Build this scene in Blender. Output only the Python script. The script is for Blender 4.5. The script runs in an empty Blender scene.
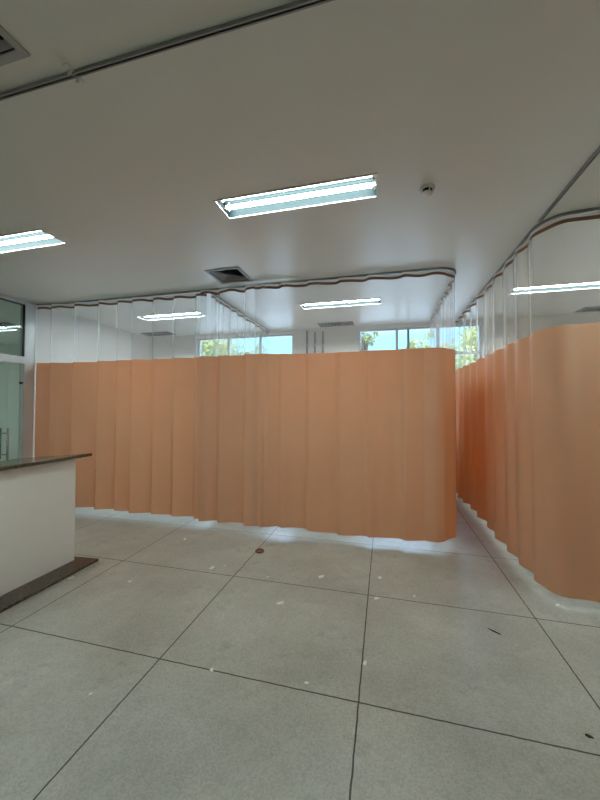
import bpy, bmesh, math, random
from mathutils import Vector, Matrix, noise

S = bpy.context.scene
COL = S.collection
random.seed(7)
CEIL = 3.10

# ------------------------------------------------------------------ materials
def new_mat(name):
    m = bpy.data.materials.new(name); m.use_nodes = True
    nt = m.node_tree; nt.nodes.clear()
    return m, nt, nt.nodes, nt.links

def N(nodes, typ, **kw):
    n = nodes.new(typ)
    for k, v in kw.items():
        if k in n.inputs.keys(): n.inputs[k].default_value = v
        else: setattr(n, k, v)
    return n

def pbr(name, col, rough=.5, metal=0.0, var=.06, scale=6.0, bump=0.0, bscale=60.0, spec=.5, coat=0.0):
    m, nt, nd, ln = new_mat(name)
    out = N(nd, 'ShaderNodeOutputMaterial'); b = N(nd, 'ShaderNodeBsdfPrincipled')
    ln.new(b.outputs[0], out.inputs[0])
    tc = N(nd, 'ShaderNodeTexCoord')
    nz = N(nd, 'ShaderNodeTexNoise', Scale=scale, Detail=4.0)
    ln.new(tc.outputs['Object'], nz.inputs['Vector'])
    mx = N(nd, 'ShaderNodeMix', data_type='RGBA')
    mx.inputs[6].default_value = (*[c * (1 - var) for c in col], 1)
    mx.inputs[7].default_value = (*[min(1, c * (1 + var)) for c in col], 1)
    ln.new(nz.outputs['Fac'], mx.inputs[0]); ln.new(mx.outputs[2], b.inputs['Base Color'])
    b.inputs['Roughness'].default_value = rough; b.inputs['Metallic'].default_value = metal
    b.inputs['Specular IOR Level'].default_value = spec
    b.inputs['Coat Weight'].default_value = coat
    if bump:
        n2 = N(nd, 'ShaderNodeTexNoise', Scale=bscale, Detail=3.0)
        ln.new(tc.outputs['Object'], n2.inputs['Vector'])
        bp = N(nd, 'ShaderNodeBump', Strength=bump, Distance=.01)
        ln.new(n2.outputs['Fac'], bp.inputs['Height']); ln.new(bp.outputs[0], b.inputs['Normal'])
    return m

def emis(name, col, st):
    m, nt, nd, ln = new_mat(name)
    out = N(nd, 'ShaderNodeOutputMaterial'); e = N(nd, 'ShaderNodeEmission', Strength=st)
    e.inputs[0].default_value = (*col, 1); ln.new(e.outputs[0], out.inputs[0])
    return m

def glass(name, tint, refl=1.0, body=None, bodyfac=0.0):
    m, nt, nd, ln = new_mat(name)
    out = N(nd, 'ShaderNodeOutputMaterial')
    tr = N(nd, 'ShaderNodeBsdfTransparent'); tr.inputs[0].default_value = (*tint, 1)
    gl = N(nd, 'ShaderNodeBsdfGlossy', Roughness=.02)
    fr = N(nd, 'ShaderNodeFresnel', IOR=1.45)
    mu = N(nd, 'ShaderNodeMath', operation='MULTIPLY'); mu.inputs[1].default_value = refl
    ln.new(fr.outputs[0], mu.inputs[0])
    base = tr
    if body:
        df = N(nd, 'ShaderNodeBsdfDiffuse'); df.inputs[0].default_value = (*body, 1)
        mb = N(nd, 'ShaderNodeMixShader'); mb.inputs[0].default_value = bodyfac
        ln.new(tr.outputs[0], mb.inputs[1]); ln.new(df.outputs[0], mb.inputs[2]); base = mb
    mx = N(nd, 'ShaderNodeMixShader')
    ln.new(mu.outputs[0], mx.inputs[0]); ln.new(base.outputs[0], mx.inputs[1]); ln.new(gl.outputs[0], mx.inputs[2])
    ln.new(mx.outputs[0], out.inputs[0])
    return m

def cloth(name, col, transl, tcol, gloss=.06, rough=.45):
    """thin fabric: diffuse + translucent + a little sheen, fine weave bump"""
    m, nt, nd, ln = new_mat(name)
    out = N(nd, 'ShaderNodeOutputMaterial')
    tc = N(nd, 'ShaderNodeTexCoord')
    nz = N(nd, 'ShaderNodeTexNoise', Scale=2.5, Detail=5.0)
    ln.new(tc.outputs['Object'], nz.inputs['Vector'])
    mix = N(nd, 'ShaderNodeMix', data_type='RGBA')
    mix.inputs[6].default_value = (*[c * .94 for c in col], 1)
    mix.inputs[7].default_value = (*[c * 1.06 for c in col], 1)
    ln.new(nz.outputs['Fac'], mix.inputs[0])
    bn = N(nd, 'ShaderNodeTexNoise', Scale=9.0, Detail=6.0, Roughness=.6)
    ln.new(tc.outputs['Object'], bn.inputs['Vector'])
    bp = N(nd, 'ShaderNodeBump', Strength=.12, Distance=.02)
    ln.new(bn.outputs['Fac'], bp.inputs['Height'])
    df = N(nd, 'ShaderNodeBsdfDiffuse'); ln.new(mix.outputs[2], df.inputs[0])
    tl = N(nd, 'ShaderNodeBsdfTranslucent'); tl.inputs[0].default_value = (*tcol, 1)
    gl = N(nd, 'ShaderNodeBsdfGlossy', Roughness=rough)
    for x in (df, tl, gl): ln.new(bp.outputs[0], x.inputs['Normal'])
    m1 = N(nd, 'ShaderNodeMixShader'); m1.inputs[0].default_value = transl
    ln.new(df.outputs[0], m1.inputs[1]); ln.new(tl.outputs[0], m1.inputs[2])
    m2 = N(nd, 'ShaderNodeMixShader')
    fr = N(nd, 'ShaderNodeFresnel', IOR=1.4); mu = N(nd, 'ShaderNodeMath', operation='MULTIPLY'); mu.inputs[1].default_value = gloss * 10
    ln.new(fr.outputs[0], mu.inputs[0]); ln.new(mu.outputs[0], m2.inputs[0])
    ln.new(m1.outputs[0], m2.inputs[1]); ln.new(gl.outputs[0], m2.inputs[2])
    ln.new(m2.outputs[0], out.inputs[0])
    return m

def net(name, col, cover):
    m, nt, nd, ln = new_mat(name)
    out = N(nd, 'ShaderNodeOutputMaterial')
    tr = N(nd, 'ShaderNodeBsdfTransparent')
    df = N(nd, 'ShaderNodeBsdfDiffuse'); df.inputs[0].default_value = (*col, 1)
    tl = N(nd, 'ShaderNodeBsdfTranslucent'); tl.inputs[0].default_value = (*col, 1)
    m1 = N(nd, 'ShaderNodeMixShader'); m1.inputs[0].default_value = .4
    ln.new(df.outputs[0], m1.inputs[1]); ln.new(tl.outputs[0], m1.inputs[2])
    # the threads close up where the net is seen edge-on: real cover grows with 1/cos
    lw = N(nd, 'ShaderNodeLayerWeight', Blend=.5)
    mp = N(nd, 'ShaderNodeMapRange'); mp.inputs['From Min'].default_value = .45; mp.inputs['From Max'].default_value = 1.0
    mp.inputs['To Min'].default_value = cover; mp.inputs['To Max'].default_value = min(.8, cover * 2.7)
    ln.new(lw.outputs['Facing'], mp.inputs['Value'])
    mx = N(nd, 'ShaderNodeMixShader'); ln.new(mp.outputs[0], mx.inputs[0])
    ln.new(tr.outputs[0], mx.inputs[1]); ln.new(m1.outputs[0], mx.inputs[2])
    ln.new(mx.outputs[0], out.inputs[0])
    return m

def floor_mat():
    m, nt, nd, ln = new_mat('terrazzo')
    out = N(nd, 'ShaderNodeOutputMaterial'); b = N(nd, 'ShaderNodeBsdfPrincipled'); ln.new(b.outputs[0], out.inputs[0])
    tc = N(nd, 'ShaderNodeTexCoord'); sp = N(nd, 'ShaderNodeSeparateXYZ'); ln.new(tc.outputs['Object'], sp.inputs[0])
    # wobble of the joints
    wn = N(nd, 'ShaderNodeTexNoise', Scale=14.0, Detail=3.0); ln.new(tc.outputs['Object'], wn.inputs['Vector'])
    def M(op, a, bb=None):
        n = N(nd, 'ShaderNodeMath', operation=op)
        for i, v in enumerate((a, bb)):
            if v is None: continue
            if hasattr(v, 'links') or hasattr(v, 'is_linked'): ln.new(v, n.inputs[i])
            else: n.inputs[i].default_value = v
        return n.outputs[0]
    wob = M('MULTIPLY', M('SUBTRACT', wn.outputs['Fac'], .5), .008)
    def dist(coord, off, step):
        t = M('DIVIDE', M('SUBTRACT', M('ADD', coord, wob), off), step)
        return M('MULTIPLY', M('ABSOLUTE', M('SUBTRACT', t, M('ROUND', t))), step)
    d = M('MINIMUM', dist(sp.outputs[0], -1.345, 1.207), dist(sp.outputs[1], 1.801, 1.032))
    # also a thin joint bordering the counter plinth
    joint = N(nd, 'ShaderNodeMapRange'); joint.inputs['From Min'].default_value = .0035; joint.inputs['From Max'].default_value = .0048
    joint.inputs['To Min'].default_value = 1; joint.inputs['To Max'].default_value = 0
    ln.new(d, joint.inputs['Value'])
    # large cloudy stains
    n1 = N(nd, 'ShaderNodeTexNoise', Scale=1.1, Detail=6.0, Roughness=.62); ln.new(tc.outputs['Object'], n1.inputs['Vector'])
    r1 = N(nd, 'ShaderNodeValToRGB'); ln.new(n1.outputs['Fac'], r1.inputs[0])
    r1.color_ramp.elements[0].position = .32; r1.color_ramp.elements[0].color = (.37, .378, .33, 1)
    r1.color_ramp.elements[1].position = .68; r1.color_ramp.elements[1].color = (.585, .597, .54, 1)
    # speckle
    v = N(nd, 'ShaderNodeTexVoronoi', Scale=130.0); ln.new(tc.outputs['Object'], v.inputs['Vector'])
    sx = N(nd, 'ShaderNodeSeparateColor'); ln.new(v.outputs['Color'], sx.inputs[0])
    r2 = N(nd, 'ShaderNodeValToRGB'); ln.new(sx.outputs[0], r2.inputs[0])
    r2.color_ramp.elements[0].position = .0; r2.color_ramp.elements[0].color = (.85, .85, .85, 1)
    r2.color_ramp.elements[1].position = .9; r2.color_ramp.elements[1].color = (1.07, 1.07, 1.07, 1)
    mu = N(nd, 'ShaderNodeMix', data_type='RGBA', blend_type='MULTIPLY'); mu.inputs[0].default_value = 1
    ln.new(r1.outputs[0], mu.inputs[6]); ln.new(r2.outputs[0], mu.inputs[7])
    # small dark scuffs
    n3 = N(nd, 'ShaderNodeTexNoise', Scale=4.3, Detail=8.0, Roughness=.7); ln.new(tc.outputs['Object'], n3.inputs['Vector'])
    r3 = N(nd, 'ShaderNodeMapRange'); r3.inputs['From Min'].default_value = .56; r3.inputs['From Max'].default_value = .74
    r3.inputs['To Max'].default_value = .42; ln.new(n3.outputs['Fac'], r3.inputs['Value'])
    m3 = N(nd, 'ShaderNodeMix', data_type='RGBA'); ln.new(r3.outputs[0], m3.inputs[0]); ln.new(mu.outputs[2], m3.inputs[6])
    m3.inputs[7].default_value = (.16, .155, .13, 1)
    m4 = N(nd, 'ShaderNodeMix', data_type='RGBA'); ln.new(joint.outputs[0], m4.inputs[0]); ln.new(m3.outputs[2], m4.inputs[6])
    m4.inputs[7].default_value = (.06, .055, .045, 1)
    ln.new(m4.outputs[2], b.inputs['Base Color'])
    rr = N(nd, 'ShaderNodeMapRange'); rr.inputs['To Min'].default_value = .22; rr.inputs['To Max'].default_value = .42
    ln.new(n1.outputs['Fac'], rr.inputs['Value']); ln.new(rr.outputs[0], b.inputs['Roughness'])
    b.inputs['Specular IOR Level'].default_value = .5
    bp = N(nd, 'ShaderNodeBump', Strength=.03, Distance=.003); ln.new(n3.outputs['Fac'], bp.inputs['Height']); ln.new(bp.outputs[0], b.inputs['Normal'])
    return m

def granite_mat():
    m, nt, nd, ln = new_mat('brown_granite')
    out = N(nd, 'ShaderNodeOutputMaterial'); b = N(nd, 'ShaderNodeBsdfPrincipled'); ln.new(b.outputs[0], out.inputs[0])
    tc = N(nd, 'ShaderNodeTexCoord')
    v = N(nd, 'ShaderNodeTexNoise', Scale=55.0, Detail=6.0, Roughness=.8); ln.new(tc.outputs['Object'], v.inputs['Vector'])
    r = N(nd, 'ShaderNodeValToRGB'); ln.new(v.outputs['Fac'], r.inputs[0])
    r.color_ramp.elements[0].position = .35; r.color_ramp.elements[0].color = (.025, .02, .015, 1)
    r.color_ramp.elements[1].position = .7; r.color_ramp.elements[1].color = (.20, .165, .115, 1)
    ln.new(r.outputs[0], b.inputs['Base Color'])
    b.inputs['Roughness'].default_value = .14
    return m

M_floor = floor_mat()
M_ceil = pbr('ceiling_paint', (.785, .79, .74), .30, var=.03, scale=1.5, bump=.03, bscale=3.0, spec=.5)
M_wall = pbr('white_wall_paint', (.80, .81, .80), .5, var=.03, scale=2.0)
M_wallf = pbr('cream_wall_paint', (.84, .84, .80), .6, var=.03, scale=2.0)
M_counter = pbr('counter_plaster', (.95, .955, .92), .42, var=.035, scale=2.2, bump=.03, bscale=25)
M_granite = granite_mat()
M_alu = pbr('aluminium', (.60, .63, .65), .45, metal=.5, var=.03)
M_alu_dark = pbr('track_aluminium', (.31, .325, .33), .42, metal=.4, var=.05)
M_slot = pbr('track_slot', (.05, .055, .06), .6)
M_steel = pbr('brushed_steel', (.55, .57, .57), .25, metal=.9)
M_white = pbr('white_enamel', (.80, .80, .78), .35, var=.02)
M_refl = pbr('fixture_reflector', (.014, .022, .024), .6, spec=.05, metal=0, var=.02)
M_tube = emis('fluorescent_tube', (.90, 1.0, .97), 44.0)
M_grille = pbr('grey_grille', (.29, .295, .29), .45, metal=.2)
M_grille_l = pbr('painted_grille', (.40, .41, .39), .4)
M_slat = pbr('dark_grille', (.13, .135, .13), .5)
M_dark = pbr('duct_black', (.012, .012, .013), .8)
M_pipe = pbr('grey_pipe', (.10, .105, .11), .4)
M_orange = cloth('peach_vinyl', (.66, .495, .345), .24, (.95, .18, .015), gloss=.05)
M_band = cloth('white_heading', (.92, .90, .85), .30, (.92, .9, .86))
M_tape = cloth('brown_tape', (.34, .18, .105), .05, (.3, .15, .08))
M_net = net('white_net', (.88, .89, .90), .19)
M_pane = glass('window_glass', (.96, .99, .99), .7)
M_door = glass('door_glass', (.88, .95, .92), 1.0, body=(.50, .60, .55), bodyfac=.12)
M_paper = pbr('paper_scrap', (.90, .89, .86), .8)
M_chip = pbr('dark_scrap', (.05, .045, .04), .8)
M_ring = pbr('brown_ring', (.30, .13, .06), .35)
M_leaf = pbr('leaves', (.34, .35, .11), .6, var=.45, scale=3.0)
M_leaf2 = pbr('deep_leaves', (.22, .26, .09), .6, var=.4, scale=3.0)
M_bark = pbr('bark', (.16, .11, .07), .9, var=.3, scale=20)
M_ground = pbr('outside_paving', (.40, .40, .38), .95, var=.15, scale=2)
M_block = pbr('blue_facade', (.20, .42, .62), .5, var=.1, scale=.8)
M_black = pbr('black_rubber', (.02, .02, .02), .5)

# ------------------------------------------------------------------ mesh helpers
def link(name, bm, mat, parent=None, smooth=False, bevel=0):
    bmesh.ops.recalc_face_normals(bm, faces=bm.faces) if not smooth == 'keep' else None
    me = bpy.data.meshes.new(name); bm.to_mesh(me); bm.free()
    o = bpy.data.objects.new(name, me); COL.objects.link(o)
    for mm in (mat if isinstance(mat, (list, tuple)) else [mat]): me.materials.append(mm)
    if smooth:
        for p in me.polygons: p.use_smooth = True
    if bevel:
        md = o.modifiers.new('bevel', 'BEVEL'); md.width = bevel; md.segments = 2; md.limit_method = 'ANGLE'
    if parent: o.parent = parent
    return o

def box(bm, x0, x1, y0, y1, z0, z1):
    vs = [bm.verts.new((x, y, z)) for z in (z0, z1) for y in (y0, y1) for x in (x0, x1)]
    for f in ((0, 2, 3, 1), (4, 5, 7, 6), (0, 1, 5, 4), (2, 6, 7, 3), (0, 4, 6, 2), (1, 3, 7, 5)):
        bm.faces.new([vs[i] for i in f])
def boxes(*bs):
    bm = bmesh.new()
    for b in bs: box(bm, *b)
    return bm

def prism(bm, pts, z0, z1):
    lo = [bm.verts.new((x, y, z0)) for x, y in pts]; hi = [bm.verts.new((x, y, z1)) for x, y in pts]
    n = len(pts); bm.faces.new(lo[::-1]); bm.faces.new(hi)
    for i in range(n): bm.faces.new((lo[i], lo[(i + 1) % n], hi[(i + 1) % n], hi[i]))

def tube(bm, pts, r, seg=10, caps=True):
    rings = []
    for i, p in enumerate(pts):
        p = Vector(p); a = Vector(pts[max(0, i - 1)]); b = Vector(pts[min(len(pts) - 1, i + 1)])
        t = (b - a).normalized(); ref = Vector((0, 0, 1)) if abs(t.z) < .9 else Vector((1, 0, 0))
        u = t.cross(ref).normalized(); v = t.cross(u)
        rad = r[i] if isinstance(r, (list, tuple)) else r
        rings.append([bm.verts.new(p + rad * (math.cos(2 * math.pi * k / seg) * u + math.sin(2 * math.pi * k / seg) * v)) for k in range(seg)])
    for a, b in zip(rings, rings[1:]):
        for k in range(seg): bm.faces.new((a[k], a[(k + 1) % seg], b[(k + 1) % seg], b[k]))
    if caps: bm.faces.new(rings[0]); bm.faces.new(rings[-1][::-1])

def lathe(bm, prof, cx=0, cy=0, seg=32):
    rings = [[bm.verts.new((cx + r * math.cos(2 * math.pi * k / seg), cy + r * math.sin(2 * math.pi * k / seg), z)) for k in range(seg)] for r, z in prof]
    for a, b in zip(rings, rings[1:]):
        for k in range(seg): bm.faces.new((a[k], a[(k + 1) % seg], b[(k + 1) % seg], b[k]))
    bm.faces.new(rings[0][::-1]); bm.faces.new(rings[-1])

def sweep(bm, path, prof):
    """closed profile (n,z) swept along a horizontal path of (x,y); n is to the left of travel"""
    rings = []
    for i, p in enumerate(path):
        a = path[max(0, i - 1)]; b = path[min(len(path) - 1, i + 1)]
        t = Vector((b[0] - a[0], b[1] - a[1])).normalized(); n = Vector((-t.y, t.x))
        rings.append([bm.verts.new((p[0] + n.x * q, p[1] + n.y * q, z)) for q, z in prof])
    k = len(prof)
    for a, b in zip(rings, rings[1:]):
        for j in range(k): bm.faces.new((a[j], a[(j + 1) % k], b[(j + 1) % k], b[j]))
    bm.faces.new(rings[0]); bm.faces.new(rings[-1][::-1])

def empty(name, label, cat, loc=(0, 0, 0), group=None, kind=None):
    o = bpy.data.objects.new(name, None); COL.objects.link(o); o.location = loc; o.empty_display_size = .1
    tag(o, label, cat, group, kind); return o
def tag(o, label=None, cat=None, group=None, kind=None):
    if label: o['label'] = label
    if cat: o['category'] = cat
    if group: o['group'] = group
    if kind: o['kind'] = kind
    return o
def dup(root, loc, label):
    r = root.copy(); COL.objects.link(r); r.location = loc; r['label'] = label
    for ch in list(root.children):
        c = ch.copy(); COL.objects.link(c); c.parent = r
        for g in list(ch.children):
            d = g.copy(); COL.objects.link(d); d.parent = c
    return r

# ------------------------------------------------------------------ layout numbers
XL, XR, YB, YF = -5.13, 7.00, -2.8, 6.40       # left wall, right wall, wall behind the camera, window wall
LIGHT_W, LIGHT_D = 1.19, .245
lights = [(-.645, 2.355), (-3.52, 2.355), (2.23, 2.355), (-3.55, 4.955), (-.645, 4.955), (2.23, 4.955), (5.10, 2.355), (5.10, 4.955)]
sq_vents = [(-1.775, 3.572), (-1.72, .885)]
slot_vents = [(-4.66, 6.07), (-.88, 6.15), (3.30, 6.14)]

# ------------------------------------------------------------------ shell
f = link('floor', boxes((XL - .1, XR + .1, YB - .1, YF + .15, -.15, 0)), M_floor)
tag(f, 'grey green terrazzo floor divided by thin dark joints', kind='structure')

holes = []
for x, y in lights: holes.append((x - LIGHT_W / 2, x + LIGHT_W / 2, y - LIGHT_D / 2, y + LIGHT_D / 2))
for x, y in sq_vents: holes.append((x - .19, x + .19, y - .19, y + .19))
for x, y in slot_vents: holes.append((x - .30, x + .30, y - .11, y + .11))
xs = sorted({XL - .1, XR + .1} | {round(h[i], 4) for h in holes for i in (0, 1)})
ys = sorted({YB - .1, YF + .15} | {round(h[i], 4) for h in holes for i in (2, 3)})
bm = bmesh.new(); vc = {}
def V(x, y, z):
    k = (round(x, 4), round(y, 4), z)
    if k not in vc: vc[k] = bm.verts.new(k)
    return vc[k]
ZT = 3.32
for i in range(len(xs) - 1):
    for j in range(len(ys) - 1):
        cx, cy = (xs[i] + xs[i + 1]) / 2, (ys[j] + ys[j + 1]) / 2
        z = ZT if any(h[0] < cx < h[1] and h[2] < cy < h[3] for h in holes) else CEIL
        bm.faces.new([V(xs[i], ys[j], z), V(xs[i], ys[j + 1], z), V(xs[i + 1], ys[j + 1], z), V(xs[i + 1], ys[j], z)])
for h in holes:
    c = [(round(a, 4), round(b, 4)) for a, b in ((h[0], h[2]), (h[1], h[2]), (h[1], h[3]), (h[0], h[3]))]
    # hole sides (split along grid lines so that edges meet)
    for (xa, ya), (xb, yb) in zip(c, c[1:] + c[:1]):
        if ya == yb:
            seq = [x for x in xs if min(xa, xb) <= x <= max(xa, xb)]; pts = [(x, ya) for x in seq]
        else:
            seq = [y for y in ys if min(ya, yb) <= y <= max(ya, yb)]; pts = [(xa, y) for y in seq]
        for p, q in zip(pts, pts[1:]): bm.faces.new([V(*p, CEIL), V(*q, CEIL), V(*q, ZT), V(*p, ZT)])
box(bm, XL - .1, XR + .1, YB - .1, YF + .15, ZT + .005, ZT + .15)
o = link('ceiling', bm, M_ceil); tag(o, 'pale grey semi gloss ceiling', kind='structure')

DY0, DY1 = .6, 3.866       # glazed door partition in the left wall
o = link('wall_left', boxes((XL - .1, XL, YB, DY0, 0, CEIL), (XL - .1, XL, DY1, YF, 0, CEIL)), M_wall); tag(o, 'white wall behind the left bay', kind='structure')
o = link('wall_right', boxes((XR, XR + .1, YB, YF, 0, CEIL)), M_wallf); tag(o, 'plain right wall out of view', kind='structure')
o = link('wall_front', boxes((XL, XR, YB - .1, YB, 0, CEIL)), M_wallf); tag(o, 'plain wall behind the viewer', kind='structure')
W = [(-3.94, -1.78), (-.495, 1.65)]; WZ0, WZ1 = .95, 3.03
bs = []
px = XL
for a, b in W:
    bs.append((px, a, YF, YF + .15, 0, CEIL)); bs.append((a, b, YF, YF + .15, 0, WZ0)); bs.append((a, b, YF, YF + .15, WZ1, CEIL)); px = b
bs.append((px, XR, YF, YF + .15, 0, CEIL))
o = link('wall_back', boxes(*bs), M_wall); tag(o, 'white far wall with the high windows', kind='structure')

# ------------------------------------------------------------------ windows
for n, (a, b) in enumerate(W, 1):
    w = empty('window_%d' % n, ['left aluminium window behind the net curtains', 'right aluminium window behind the net curtains'][n - 1], None, ((a + b) / 2, YF + .08, WZ0), kind='structure')
    L = (b - a) / 2; H = WZ1 - WZ0; e = .002
    link('window_frame', boxes((-L + e, L - e, -.03, .03, e, .045), (-L + e, L - e, -.03, .03, H - .035, H - e), (-L + e, -L + .035, -.03, .03, .045, H - .035), (L - .035, L - e, -.03, .03, .045, H - .035)), M_alu, w)
    m1, m2 = -L / 3, L / 3
    for mx in (m1, m2): link('mullion', boxes((mx - .025, mx + .025, -.028, .028, .045, H - .035)), M_alu, w)
    zr = 2.53 - WZ0
    for x0, x1 in ((-L + .035, m1 - .025), (m1 + .025, m2 - .025), (m2 + .025, L - .035)):
        link('transom_bar', boxes((x0, x1, -.026, .026, zr - .03, zr + .03)), M_alu, w)
        for z0, z1 in ((.045, zr - .03), (zr + .03, H - .035)):
            link('window_pane', boxes((x0, x1, -.003, .003, z0, z1)), M_pane, w)
    if n == 2: link('sash_stile', boxes((.40 - (a + b) / 2, .44 - (a + b) / 2, -.075, -.032, zr + .03, H - .035)), M_pipe, w)
    link('window_sill', boxes((-L, L, -.11, -.031, e, .02)), M_wall, w)

# pipes on the pillar between the windows
for px, top, lab in ((-1.49, 3.06, 'leftmost of three grey pipes on the white pillar between the windows'),
                (-1.33, 3.03, 'middle one of three grey pipes on the white pillar between the windows'),
                (-1.17, 3.03, 'rightmost of three grey pipes on the white pillar between the windows')):
    r = empty('wall_pipe', lab, 'pipe', (px, YF, 1.2), 'grey pipes on the pillar')
    bm = bmesh.new(); tube(bm, [(0, -.02, 0), (0, -.02, top - 1.2)], .017, 10); link('pipe', bm, M_pipe, r, True)
    for z in (.5, 1.55):
        link('pipe_clamp', boxes((-.03, .03, -.042, -.038, z, z + .025), (-.03, -.022, -.04, -.001, z, z + .025), (.022, .03, -.04, -.001, z, z + .025)), M_alu, r)

# ------------------------------------------------------------------ glazed door in the left wall
d = empty('door_1', 'glass door in an aluminium frame behind the counter', None, (XL, 0, 0), kind='structure')
x0, x1 = -.075, -.005
PY = 3.72
link('door_frame', boxes((x0 - .02, x1 + .008, PY, DY1 - .002, .0, 3.098), (x0, x1, DY0 + .002, PY, 3.045, 3.098), (x0 - .015, x1 + .02, DY0 + .002, PY, 2.165, 2.275), (x0, x1, DY0 + .002, DY0 + .08, 0, 3.045)), M_alu, d, bevel=.004)
link('transom_pane', boxes((-.045, -.035, DY0 + .085, PY - .012, 2.276, 3.044)), M_door, d)
link('transom_gasket', boxes((-.05, -.002, PY - .011, PY - .001, 2.277, 3.044), (-.05, -.002, DY0 + .09, PY - .012, 3.034, 3.044)), M_black, d)
lf = link('door_leaf', boxes((-.045, -.035, 3.432, 3.705, .012, 2.158)), M_door, d)
link('door_hinge', boxes((-.055, -.02, 3.69, 3.718, 1.875, 1.905)), M_black, lf)
lf2 = link('door_leaf', boxes((-.045, -.035, 2.45, 3.424, .012, 2.158)), M_door, d)
link('door_leaf', boxes((-.045, -.035, DY0 + .09, 2.44, .012, 2.158)), M_door, d)
for yy, leaf in ((3.47, lf), (3.515, lf)):
    bm = bmesh.new(); xx = .03 if yy == 3.515 else -.11
    tube(bm, [(xx, 3.50, .80), (xx, 3.50, 1.24)], .013, 12)
    for z in (.87, 1.17): tube(bm, [(xx, 3.50, z), (-.0345 if xx > 0 else -.0455, 3.50, z)], .008, 8)
    h = link('door_handle', bm, M_steel, leaf, True)
# corridor beyond the glass
o = link('wall_corridor', boxes((-9.3, -9.2, -1.0, 6.4, 0, CEIL), (-9.2, XL - .1, 6.3, 6.4, 0, CEIL), (-9.2, XL - .1, -1.0, -.9, 0, CEIL)), pbr('corridor_paint', (.82, .90, .86), .6)); tag(o, 'pale green corridor wall beyond the glass door', kind='structure')
o = link('floor_corridor', boxes((-9.3, XL - .1, -1.0, 6.4, -.15, 0)), M_floor); tag(o, 'corridor floor beyond the glass door', kind='structure')
o = link('ceiling_corridor', boxes((-9.3, XL - .1, -1.0, 6.4, CEIL, CEIL + .1)), M_ceil); tag(o, 'corridor ceiling beyond the glass door', kind='structure')

# ------------------------------------------------------------------ counter
c = empty('reception_counter', 'white reception counter with a dark granite top and granite plinth', 'counter', (-3.0, 2.688, 0))
BX, BY = -2.95, 2.626
bm = bmesh.new(); prism(bm, [(0, 0), (0, -4.2), (-.16, -4.2), (-.16, -.16)], .0, 1.043); link('counter_body', bm, M_counter, c, bevel=.004)
bm = bmesh.new(); prism(bm, [(.10, .092), (.10, -4.25), (-.25, -4.25), (-.25, -.360)], 1.0435, 1.073); link('counter_top', bm, M_granite, c, bevel=.003)
bm = bmesh.new(); prism(bm, [(.21, .082), (.21, -4.2), (.0008, -4.2), (.0008, .0008), (-.02, .0008), (-.10, -.02), (-.10, .057)], .0, .024); link('plinth', bm, M_granite, c, bevel=.003)

# ------------------------------------------------------------------ light fixtures
def make_light(label):
    r = empty('ceiling_light', label, 'light', (0, 0, CEIL), 'recessed fluorescent ceiling lights')
    L, D = LIGHT_W / 2 - .003, LIGHT_D / 2 - .003
    prof = [(-D, 0), (-D + .012, .088), (-.012, .094), (0, .05), (.012, .094), (D - .012, .088), (D, 0)]
    bm = bmesh.new(); A = [bm.verts.new((-L, y, z)) for y, z in prof]; B = [bm.verts.new((L, y, z)) for y, z in prof]
    for i in range(len(prof) - 1): bm.faces.new((A[i], A[i + 1], B[i + 1], B[i]))
    bm.faces.new(A); bm.faces.new(B[::-1])
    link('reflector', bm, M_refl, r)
    g = .010
    link('fixture_frame', boxes((-L - g, L + g, -D - g, -D + .004, -.006, -.0005), (-L - g, L + g, D - .004, D + g, -.006, -.0005), (-L - g, -L + .004, -D + .004, D - .004, -.006, -.0005), (L - .004, L + g, -D + .004, D - .004, -.006, -.0005)), M_white, r)
    for y in (-.058, .058):
        bm = bmesh.new(); tube(bm, [(-L + .03, y, .048), (L - .03, y, .048)], .015, 14)
        t = link('fluorescent_tube', bm, M_tube, r, True)
        for s in (-1, 1):
            link('lamp_holder', boxes((min(s * (L - .029), s * (L - .001)), max(s * (L - .029), s * (L - .001)), y - .017, y + .017, .028, .09)), M_white, t)
    return r
ll = ['twin tube ceiling light nearest the middle, above the open floor', 'twin tube ceiling light cut off by the left edge above the counter',
      'twin tube ceiling light above the right bay entrance, beyond the right edge', 'tube ceiling light seen through the net over the left curtain bay',
      'tube ceiling light seen through the net over the middle curtain bay', 'tube ceiling light seen through the net of the right curtain bay',
      'added twin tube ceiling light, unseen far to the right of the view', 'added tube ceiling light, unseen deep inside the right bay beyond the right edge']  # last two are unseen lamps, added so more light reaches the counter
L0 = make_light(ll[0]); L0.location = (*lights[0], CEIL)
dup(L0, (-6.2, .9, CEIL - .10), 'added twin tube light brightening the corridor, unseen')  # unseen lamp added to brighten the corridor behind the door glass
dup(L0, (-7.35, 4.65, CEIL - .10), 'twin tube ceiling light seen through the glass above the door at the left edge')
for (x, y), lab in list(zip(lights, ll))[1:]: dup(L0, (x, y, CEIL), lab)

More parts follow.
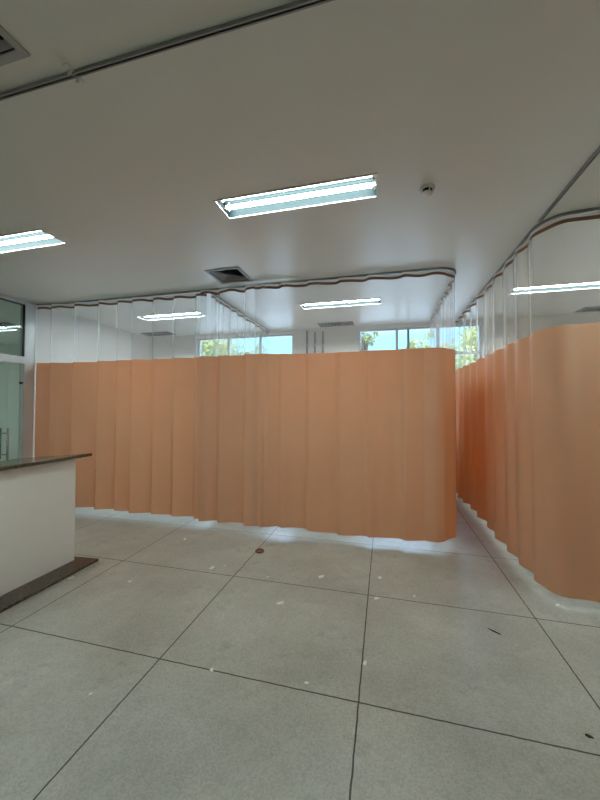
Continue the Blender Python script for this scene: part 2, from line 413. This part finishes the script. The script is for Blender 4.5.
# ------------------------------------------------------------------ air vents
def ring(bm, a, b, z0, z1):
    """square ring sloping from half size a at z0 to half size b at z1, 2 mm thick"""
    t = .002
    vs = [[bm.verts.new((sx * h, sy * h, z)) for sx, sy in ((-1, -1), (1, -1), (1, 1), (-1, 1))] for h, z in ((a, z0), (b, z1), (b - t, z1 + t), (a - t, z0 + t))]
    for i in range(4):
        p, q = vs[i], vs[(i + 1) % 4]
        for k in range(4): bm.faces.new((p[k], p[(k + 1) % 4], q[(k + 1) % 4], q[k]))
def square_vent(x, y, label, mat):
    r = empty('ceiling_vent', label, 'vent', (x, y, CEIL), 'square ceiling air diffusers')
    h = .187
    link('vent_duct', boxes((-h, h, -h, h, .16, .165), (-h, -h + .003, -h, h, .0, .16), (h - .003, h, -h, h, 0, .16), (-h + .003, h - .003, -h, -h + .003, 0, .16), (-h + .003, h - .003, h - .003, h, 0, .16)), M_dark, r)
    fr = .21
    link('vent_frame', boxes((-fr, fr, -fr, -h + .012, -.008, -.0005), (-fr, fr, h - .012, fr, -.008, -.0005), (-fr, -h + .012, -h + .012, h - .012, -.008, -.0005), (h - .012, fr, -h + .012, h - .012, -.008, -.0005)), mat, r)
    for k in range(6):
        a = .172 - k * .029
        bm = bmesh.new(); ring(bm, a, a - .016, .002, .026); link('louver', bm, mat, r)
    link('centre_plate', boxes((-.012, .012, -.012, .012, .004, .008)), mat, r)
    return r
square_vent(*sq_vents[0], 'square dark ceiling air vent just in front of the curtain track', M_grille)
square_vent(*sq_vents[1], 'square ceiling air vent cut off in the top left corner', M_grille_l)
for (x, y), lab in zip(slot_vents, ('dark slotted ceiling grille seen through the net in the left bay', 'dark slotted ceiling grille above the three pipes in the middle bay', 'dark slotted ceiling grille in the right bay at the right edge')):
    r = empty('slot_grille', lab, 'vent', (x, y, CEIL), 'slotted ceiling grilles')
    a, b = .297, .107
    link('vent_duct', boxes((-a, a, -b, b, .12, .125), (-a, -a + .003, -b, b, 0, .12), (a - .003, a, -b, b, 0, .12), (-a + .003, a - .003, -b, -b + .003, 0, .12), (-a + .003, a - .003, b - .003, b, 0, .12)), M_dark, r)
    A, B = .325, .135
    link('vent_frame', boxes((-A, A, -B, -b + .01, -.012, -.0005), (-A, A, b - .01, B, -.012, -.0005), (-A, -a + .01, -b + .01, b - .01, -.012, -.0005), (a - .01, A, -b + .01, b - .01, -.012, -.0005)), M_slat, r)
    for k in range(9):
        xx = -a + .06 + k * (2 * a - .12) / 8
        link('slat', boxes((xx - .004, xx + .004, -b + .01, b - .01, -.009, .02)), M_slat, r)

# smoke detector
s = empty('smoke_detector', 'round white smoke detector on the ceiling right of the middle light', 'smoke detector', (.292, 2.47, CEIL))
bm = bmesh.new(); lathe(bm, [(.050, -.0005), (.050, -.008), (.042, -.014)]); link('base', bm, M_white, s, True)
bm = bmesh.new(); lathe(bm, [(.034, -.0142), (.034, -.034)], seg=24); link('sensing_slot', bm, M_dark, s)
for k in range(4):
    a = .35 + k * math.pi / 2; bm = bmesh.new(); box(bm, .034, .039, -.004, .004, -.0345, -.0142); bmesh.ops.rotate(bm, verts=bm.verts, matrix=Matrix.Rotation(a, 3, 'Z')); link('rib', bm, M_white, s)
bm = bmesh.new(); lathe(bm, [(.036, -.0342), (.035, -.041), (.026, -.047), (.012, -.049)]); link('cap', bm, M_white, s, True)

# ------------------------------------------------------------------ curtain tracks
def arc(cx, cy, r, a0, a1, n=10):
    return [(cx + r * math.cos(math.radians(a0 + (a1 - a0) * k / n)), cy + r * math.sin(math.radians(a0 + (a1 - a0) * k / n))) for k in range(n + 1)]
def dense(pts, step=.1):
    out = [pts[0]]
    for p, q in zip(pts, pts[1:]):
        l = math.hypot(q[0] - p[0], q[1] - p[1]); n = max(1, int(l / step))
        for k in range(1, n + 1): out.append((p[0] + (q[0] - p[0]) * k / n, p[1] + (q[1] - p[1]) * k / n))
    return out
def track(path, label, z=CEIL):
    p0 = path[0]
    r = empty('curtain_track', label, 'curtain track', (p0[0], p0[1], z), 'aluminium ceiling curtain tracks')
    P = [(x - p0[0], y - p0[1]) for x, y in path]
    w, h, t = .0105, .017, .0025
    for k, sgn in enumerate((1, -1)):
        bm = bmesh.new(); q = [(sgn * w, -.0005), (sgn * w, -h), (sgn * .004, -h), (sgn * .004, -h + t), (sgn * (w - t), -h + t), (sgn * (w - t), -.0005)]
        sweep(bm, P, q); link('rail', bm, M_alu_dark, r)
    bm = bmesh.new(); sweep(bm, P, [(-.0078, -.0005), (-.0078, -.004), (.0078, -.004), (.0078, -.0005)]); link('slot', bm, M_slot, r)
    return r
YC = 3.93; XC = .788; XP = -2.27; XRC = 1.245
path_front = [(XL + .004, YC - .05), (-4.7, YC), (XC - .2, YC)] + arc(XC - .2, YC + .2, .2, -90, 0)[1:] + [(XC, YF - .05)]
curve_r = arc(XRC + .22, 3.265, .22, 180, 262)
path_right = [(XRC, YF - .05)] + curve_r + [(1.62, 3.025), (2.2, 2.99), (XR - .02, 2.93)]
track(path_front, 'long curtain track along the front of the left bays, curving back at its right end')
track([(XP, YC + .045), (XP, YF - .05)], 'short curtain track running to the far window between the two left bays')
track(path_right, 'curtain track of the right bay, curving round its front corner')
track([(XRC, 3.13), (XRC, 1.235)], 'straight ceiling track reaching towards the viewer from the right bay corner')
tr = track([(XL + .02, 1.205), (XR - .02, 1.205)], 'empty straight ceiling track crossing the top left corner')
bm = boxes((3.70, 3.725, -.045, .045, -.010, -.0005), (3.703, 3.722, .019, .023, -.030, -.0102), (3.703, 3.722, -.023, -.019, -.030, -.0102)); link('mounting_clip', bm, M_white, tr)

# ------------------------------------------------------------------ curtains
def resample(path, step):
    L = [0]
    for p, q in zip(path, path[1:]): L.append(L[-1] + math.hypot(q[0] - p[0], q[1] - p[1]))
    n = max(2, int(L[-1] / step)); out = []
    j = 0
    for k in range(n + 1):
        s = L[-1] * k / n
        while j < len(L) - 2 and L[j + 1] < s: j += 1
        t = (s - L[j]) / (L[j + 1] - L[j]); p, q = path[j], path[j + 1]
        out.append((s, p[0] + (q[0] - p[0]) * t, p[1] + (q[1] - p[1]) * t))
    # tangents over a small window keep the folds smooth round the bend
    res = []
    for k, (s, x, y) in enumerate(out):
        a = out[max(0, k - 4)]; b = out[min(n, k + 4)]
        tx, ty = b[1] - a[1], b[2] - a[2]; l = math.hypot(tx, ty)
        res.append((s, x, y, ty / l, -tx / l))          # normal to the right of travel
    return res

def curtain(label, path, fold, seed, lift=None, step=.011, wav=1.0, rip=.014, ztop=3.078, zmid=2.205, zbot=.075):
    p0 = path[0]
    r = empty('bay_curtain', label, 'curtain', (p0[0], p0[1], zbot), 'peach hospital bay curtains with net tops')
    cols = resample(path, step)
    def nz(s, f, k): return noise.noise((s * f, seed * 7.3 + k * 3.1, .37))
    def point(col, z):
        s, x, y, nx, ny = col
        t = (ztop - z) / (ztop - zbot)
        d = fold(s) * (.72 + .40 * t) + .016 * nz(s + .10 * t, 2.6, 1) * (.5 + .8 * t) + rip * nz(s + .03 * t, 6.5, 4) + .0035 * nz(s, 9, 2 + int(z > 2))
        return Vector((x + nx * d - p0[0], y + ny * d - p0[1], z - zbot))
    def sheet(name, mat, zt, zb, rows):
        bm = bmesh.new(); prev = None
        for col in cols:
            a, b = zt(col[0]), zb(col[0])
            cur = [bm.verts.new(point(col, a + (b - a) * k / rows)) for k in range(rows + 1)]
            if prev:
                for k in range(rows): bm.faces.new((prev[k], prev[k + 1], cur[k + 1], cur[k]))
            prev = cur
        return link(name, bm, mat, r, smooth='keep')
    sc = lambda s: .011 * math.sin(2 * math.pi * s / .34 + 2.2 * nz(s, 1.3, 5)) + .010 * nz(s, 3.1, 6)
    top = lambda s: ztop + .2 * wav * sc(s)
    tz1 = lambda s: 3.050 + wav * sc(s); tz2 = lambda s: 3.019 + wav * sc(s)
    mid = lambda s: zmid + .014 * nz(s, 1.7, 7)
    bot = lambda s: zbot + .014 * nz(s, 2.1, 8) + (lift(s) if lift else 0)
    sheet('heading_band', M_band, top, tz1, 2)
    sheet('brown_tape', M_tape, tz1, tz2, 1)
    sheet('net_panel', M_net, tz2, mid, 5)
    sheet('fabric_panel', M_orange, mid, bot, 10)
    return r

def smooth(t): t = max(0., min(1., t)); return t * t * (3 - 2 * t)
def saw(knots, amp, ww=.07):
    """overlapping pleats: at every knot the cloth steps forward, then falls back to the next"""
    def fn(s):
        v = 0
        ks = [-.4] + list(knots) + [knots[-1] + .5]; am = [amp] * len(ks) if not isinstance(amp, (list, tuple)) else [amp[0]] + list(amp) + [amp[-1]]
        for i in range(len(ks) - 1):
            if ks[i] <= s < ks[i + 1]:
                t = (s - ks[i]) / (ks[i + 1] - ks[i]); a0, a1 = am[i], am[i + 1]
                v = a0 * (1 - 2 * t)
                e = ks[i + 1] - s
                if e < ww: v = -a0 + 2 * a0 * (e / ww if False else (1 - 2 * 0) * 0) + (a1 + a0) * smooth(1 - e / ww) + a0 * (1 - (1 - 2 * (1 - e / (ks[i + 1] - ks[i])))) * 0 + (a0 * (1 - 2 * t) + a0) * (1 - smooth(1 - e / ww))
                break
        return v
    return fn

X0 = XL + .02
kn = [x - X0 for x in (-4.82, -4.41, -3.97, -3.66, -3.40, -3.07, -2.74, -2.40)]
f1 = saw(kn, [.05, .06, .065, .03, .05, .022, .032, .045])
curtain('peach curtain of the left bay, hanging between the glass door and the narrow middle curtain', [(XL + .006, YC - .05), (-4.7, YC), (-2.285, YC + .025)], f1, 1, zbot=.085, wav=.7)
f2 = saw([.29, .66], [.045, .045])
curtain('narrow peach curtain overlapping between the left bay curtain and the wide corner curtain', [(-2.345, YC - .045), (-2.2, YC - .03), (-1.545, YC - .02)], f2, 2, wav=1.3)
kn = [x + 1.58 for x in (-1.47, -1.39, -1.22, -.88, -.51, -.17, .22)]
g3 = saw(kn, [.022, .02, .03, .034, .026, .028, .024], .06)
def f3(s):
    if s < 2.0: return g3(s) + .022 * max(0, 1 - s / .3)
    if s < 2.45: return .035 * math.sin((s - 2.0) / .45 * 2 * math.pi) * (1 if s > 2.2 else .7)
    return .04 * math.sin((s - 2.45) * 2 * math.pi / .27 + .6 * math.sin(s * 3)) * smooth((s - 2.45) / .2)
path3 = [(-1.58, YC - .045), (-.6, YC - .01), (XC - .2, YC)] + arc(XC - .2, YC + .2, .2, -90, 0)[1:] + [(XC, YF - .12)]
curtain('wide peach curtain of the middle bay, wrapping back round the corner beside the passage', path3, f3, 3, lift=lambda s: .012 * math.sin(s * 3.5), wav=.45)
f4 = lambda s: .018 * math.sin(s * 2 * math.pi / .24 + .8 * math.sin(s * 2.3))
curtain('peach dividing curtain between the two left bays, only its net top showing', [(XP, YC + .11), (XP, YF - .12)], f4, 4)
LS = YF - .04 - 3.265; LA = LS + .22 * math.radians(82)
def f5(s):
    a = (.036 + .014 * math.sin(s * 2.6)) * math.sin(s * 2 * math.pi / .33 + 1.3 * math.sin(s * 1.9)) * (1 - .55 * smooth((s - 1.9) / .8)) * (1 - smooth((s - LS + .15) / .3))
    b = -.022 * math.sin((s - LA) * 2 * math.pi / .62 + .6) * smooth((s - LS) / .35)
    return a + b
path5 = [(XRC - .035, YF - .04), (XRC, YF - .9)] + curve_r + [(1.62, 3.025), (2.2, 2.99), (XR - .15, 2.93)]
curtain('peach curtain of the right bay, curving round the corner at the right edge', path5, f5, 5, zbot=.07, wav=.4)

# ------------------------------------------------------------------ bits lying on the floor
r = bmesh.new(); lathe_p = [(.036, .0), (.046, .004), (.048, .014), (.044, .022), (.036, .022), (.031, .014), (.032, .004)]
rings = [[r.verts.new((q * math.cos(2 * math.pi * k / 28), q * math.sin(2 * math.pi * k / 28), z)) for k in range(28)] for q, z in lathe_p]
for a, b in zip(rings, rings[1:] + rings[:1]):
    for k in range(28): r.faces.new((a[k], a[(k + 1) % 28], b[(k + 1) % 28], b[k]))
o = link('tape_ring', r, M_ring, None, True); o.location = (-1.30, 3.37, .0005); tag(o, 'small round brown ring lying on the floor joint near the curtain', 'ring')
def scrap(x, y, size, label, mat=M_paper, asp=.6, name='paper_scrap', cat='scrap'):
    bm = bmesh.new(); n = 7; rnd = random.Random(label); a0 = rnd.random() * 6
    top = []; bot = []
    for k in range(n):
        a = 2 * math.pi * k / n; rr = size * (.75 + .6 * rnd.random())
        px, py = rr * math.cos(a), rr * asp * math.sin(a)
        zz = .001 + size * .28 * rnd.random()
        qx, qy = px * math.cos(a0) - py * math.sin(a0), px * math.sin(a0) + py * math.cos(a0)
        bot.append(bm.verts.new((qx, qy, .0005 + zz * .4))); top.append(bm.verts.new((qx * .96, qy * .96, zz * .4 + .003)))
    c0 = bm.verts.new((0, 0, .0004)); c1 = bm.verts.new((0, 0, .004 + size * .12))
    for k in range(n):
        j = (k + 1) % n
        bm.faces.new((c1, top[k], top[j])); bm.faces.new((c0, bot[j], bot[k])); bm.faces.new((bot[k], bot[j], top[j], top[k]))
    o = link(name, bm, mat); o.location = (x, y, 0); tag(o, label, cat, 'scraps of litter on the floor'); return o
scrap(-1.61, 2.92, .032, 'white paper scrap left of the brown ring, on the floor joint')
scrap(-1.52, 2.99, .022, 'thin white sliver just behind the paper scrap left of the brown ring', asp=.25)
scrap(-.57, 3.02, .032, 'crumpled white scrap to the right of the brown ring')
scrap(-1.04, 2.89, .018, 'tiny white scrap just in front of the brown ring')
scrap(-.80, 2.54, .034, 'flat grey white scrap in the middle of the tile in front of the ring', asp=.5)
scrap(-.05, 3.14, .026, 'white scrap beside the joint below the middle curtain')
scrap(-.07, 2.80, .022, 'white chip on the joint crossing in front of the middle curtain')
scrap(.23, 2.91, .014, 'tiny white chip right of the joint crossing')
scrap(-2.27, 3.47, .036, 'pale scrap at the foot of the left bay curtain', asp=.4)
scrap(-1.54, 1.49, .010, 'small white speck on the near left tile')
scrap(-.99, 1.80, .016, 'white chip in the near cross joint')
scrap(-2.745, 2.43, .028, 'white chip lying against the counter plinth')
scrap(-2.19, 2.51, .018, 'pale chip on the tile right of the counter end')
scrap(-.12, 2.08, .018, 'white chip against the long joint in the foreground')
scrap(-.43, 1.85, .016, 'small white scrap just behind the near cross joint')
scrap(1.31, 3.06, .022, 'bluish white scrap beside the foot of the right bay curtain')
scrap(.73, 2.59, .045, 'thin dark strip on the tile in front of the right bay', M_chip, .12, 'dark_strip', 'strip')
scrap(.93, 1.89, .016, 'small dark chip at the lower right', M_chip, .5, 'dark_chip', 'chip')

# ------------------------------------------------------------------ outdoors
o = link('ground_outside', boxes((-40, 40, YF + .151, 60, -.35, -.2)), M_ground); tag(o, 'paved ground outside the windows', kind='structure')
def tree(label, x, y, h, rad, zc, n, seed, mat, name='leafy_tree'):
    rnd = random.Random(seed)
    t = empty(name, label, 'tree', (x, y, -.2), 'trees outside the windows')
    bm = bmesh.new(); tube(bm, [(0, 0, 0), (.06, .02, zc * .5), (0, .05, zc)], [.13, .10, .06], 10)
    for k in range(7):
        a = k * .9; l = rad * .8; tube(bm, [(0.02, .03, zc * .75), (l * .5 * math.cos(a), l * .5 * math.sin(a), zc + .1), (l * math.cos(a), l * math.sin(a), zc + rad * .4 * math.sin(k * 2.1))], [.05, .03, .012], 7)
    link('trunk', bm, M_bark, t, True)
    bm = bmesh.new()
    blobs = [(Vector((rnd.gauss(0, .45) * rad, rnd.gauss(0, .45) * rad, zc + rnd.gauss(0, .32) * rad)), rad * rnd.uniform(.25, .5)) for _ in range(14)]
    for _ in range(n):
        c, br = blobs[int(rnd.random() * len(blobs))]
        p = c + Vector((rnd.gauss(0, 1), rnd.gauss(0, 1), rnd.gauss(0, 1))).normalized() * br * rnd.random() ** .4
        u = Vector((rnd.gauss(0, 1), rnd.gauss(0, 1), rnd.gauss(0, .7))).normalized(); w = u.cross(Vector((rnd.gauss(0, 1), rnd.gauss(0, 1), rnd.gauss(0, 1)))).normalized()
        s = rnd.uniform(.05, .09)
        vs = [bm.verts.new(q) for q in (p - u * s, p + w * s * .45 + u * s * .1, p + u * s, p - w * s * .45 + u * s * .1)]
        bm.faces.new(vs)
    link('crown', bm, mat, t)
tree('yellow green tree outside the left end of the left window', -6.75, 11.65, 4, 1.0, 4.1, 2200, 1, M_leaf)
tree('low tree outside the middle of the left window', -6.75, 15.2, 4, .75, 4.3, 1200, 2, M_leaf2)
tree('yellow green tree outside the right end of the right window', 2.85, 11.0, 4, 1.05, 3.6, 2400, 3, M_leaf)
tree('low green tree outside the middle of the right window', 1.45, 15.8, 4, .75, 4.2, 1300, 4, M_leaf)
tree('tree with drooping branch outside the left end of the right window', -.75, 12.2, 4, .45, 4.2, 420, 5, M_leaf2)

# ------------------------------------------------------------------ sky and sun
w = bpy.data.worlds.new('World'); S.world = w; w.use_nodes = True
nt = w.node_tree; nt.nodes.clear()
out = nt.nodes.new('ShaderNodeOutputWorld'); bg = nt.nodes.new('ShaderNodeBackground')
tc = nt.nodes.new('ShaderNodeTexCoord'); sp = nt.nodes.new('ShaderNodeSeparateXYZ'); rp = nt.nodes.new('ShaderNodeValToRGB')
nt.links.new(tc.outputs['Generated'], sp.inputs[0]); nt.links.new(sp.outputs[2], rp.inputs[0])
els = rp.color_ramp.elements
els[0].position = 0.0; els[0].color = (.15, .28, .36, 1)
els[1].position = .45; els[1].color = (.85, 1.15, 1.6, 1)
e = els.new(.20); e.color = (.123, .29, .43, 1)
nt.links.new(rp.outputs[0], bg.inputs[0]); bg.inputs[1].default_value = 2.7
nt.links.new(bg.outputs[0], out.inputs[0])
sun = bpy.data.lights.new('sun', 'SUN'); sun.energy = 2.2; sun.angle = .01; sun.color = (1, .93, .8)
so = bpy.data.objects.new('sun', sun); COL.objects.link(so)
so.rotation_euler = Vector((.35, 1.0, -.9)).to_track_quat('-Z', 'Y').to_euler()

# ------------------------------------------------------------------ camera
cam = bpy.data.cameras.new('camera'); co = bpy.data.objects.new('camera', cam); COL.objects.link(co)
cam.sensor_fit = 'VERTICAL'; cam.sensor_height = 24.0; cam.lens = 332.66 / 800 * 24.0; cam.clip_start = .02
yaw, pitch, roll = .25, .021, .003
fw = Vector((-math.sin(yaw) * math.cos(pitch), math.cos(yaw) * math.cos(pitch), math.sin(pitch)))
r0 = Vector((math.cos(yaw), math.sin(yaw), 0)); u0 = r0.cross(fw)
rr = math.cos(roll) * r0 + math.sin(roll) * u0; uu = -math.sin(roll) * r0 + math.cos(roll) * u0
co.matrix_world = Matrix(((rr.x, uu.x, -fw.x, 0), (rr.y, uu.y, -fw.y, 0), (rr.z, uu.z, -fw.z, 1.55), (0, 0, 0, 1)))
S.camera = co
S.view_settings.view_transform = 'Standard'; S.view_settings.look = 'None'; S.view_settings.gamma = 1; S.view_settings.exposure = 1.03
S.view_settings.use_curve_mapping = False
S.cycles.transparent_max_bounces = 24
S.cycles.max_bounces = 10
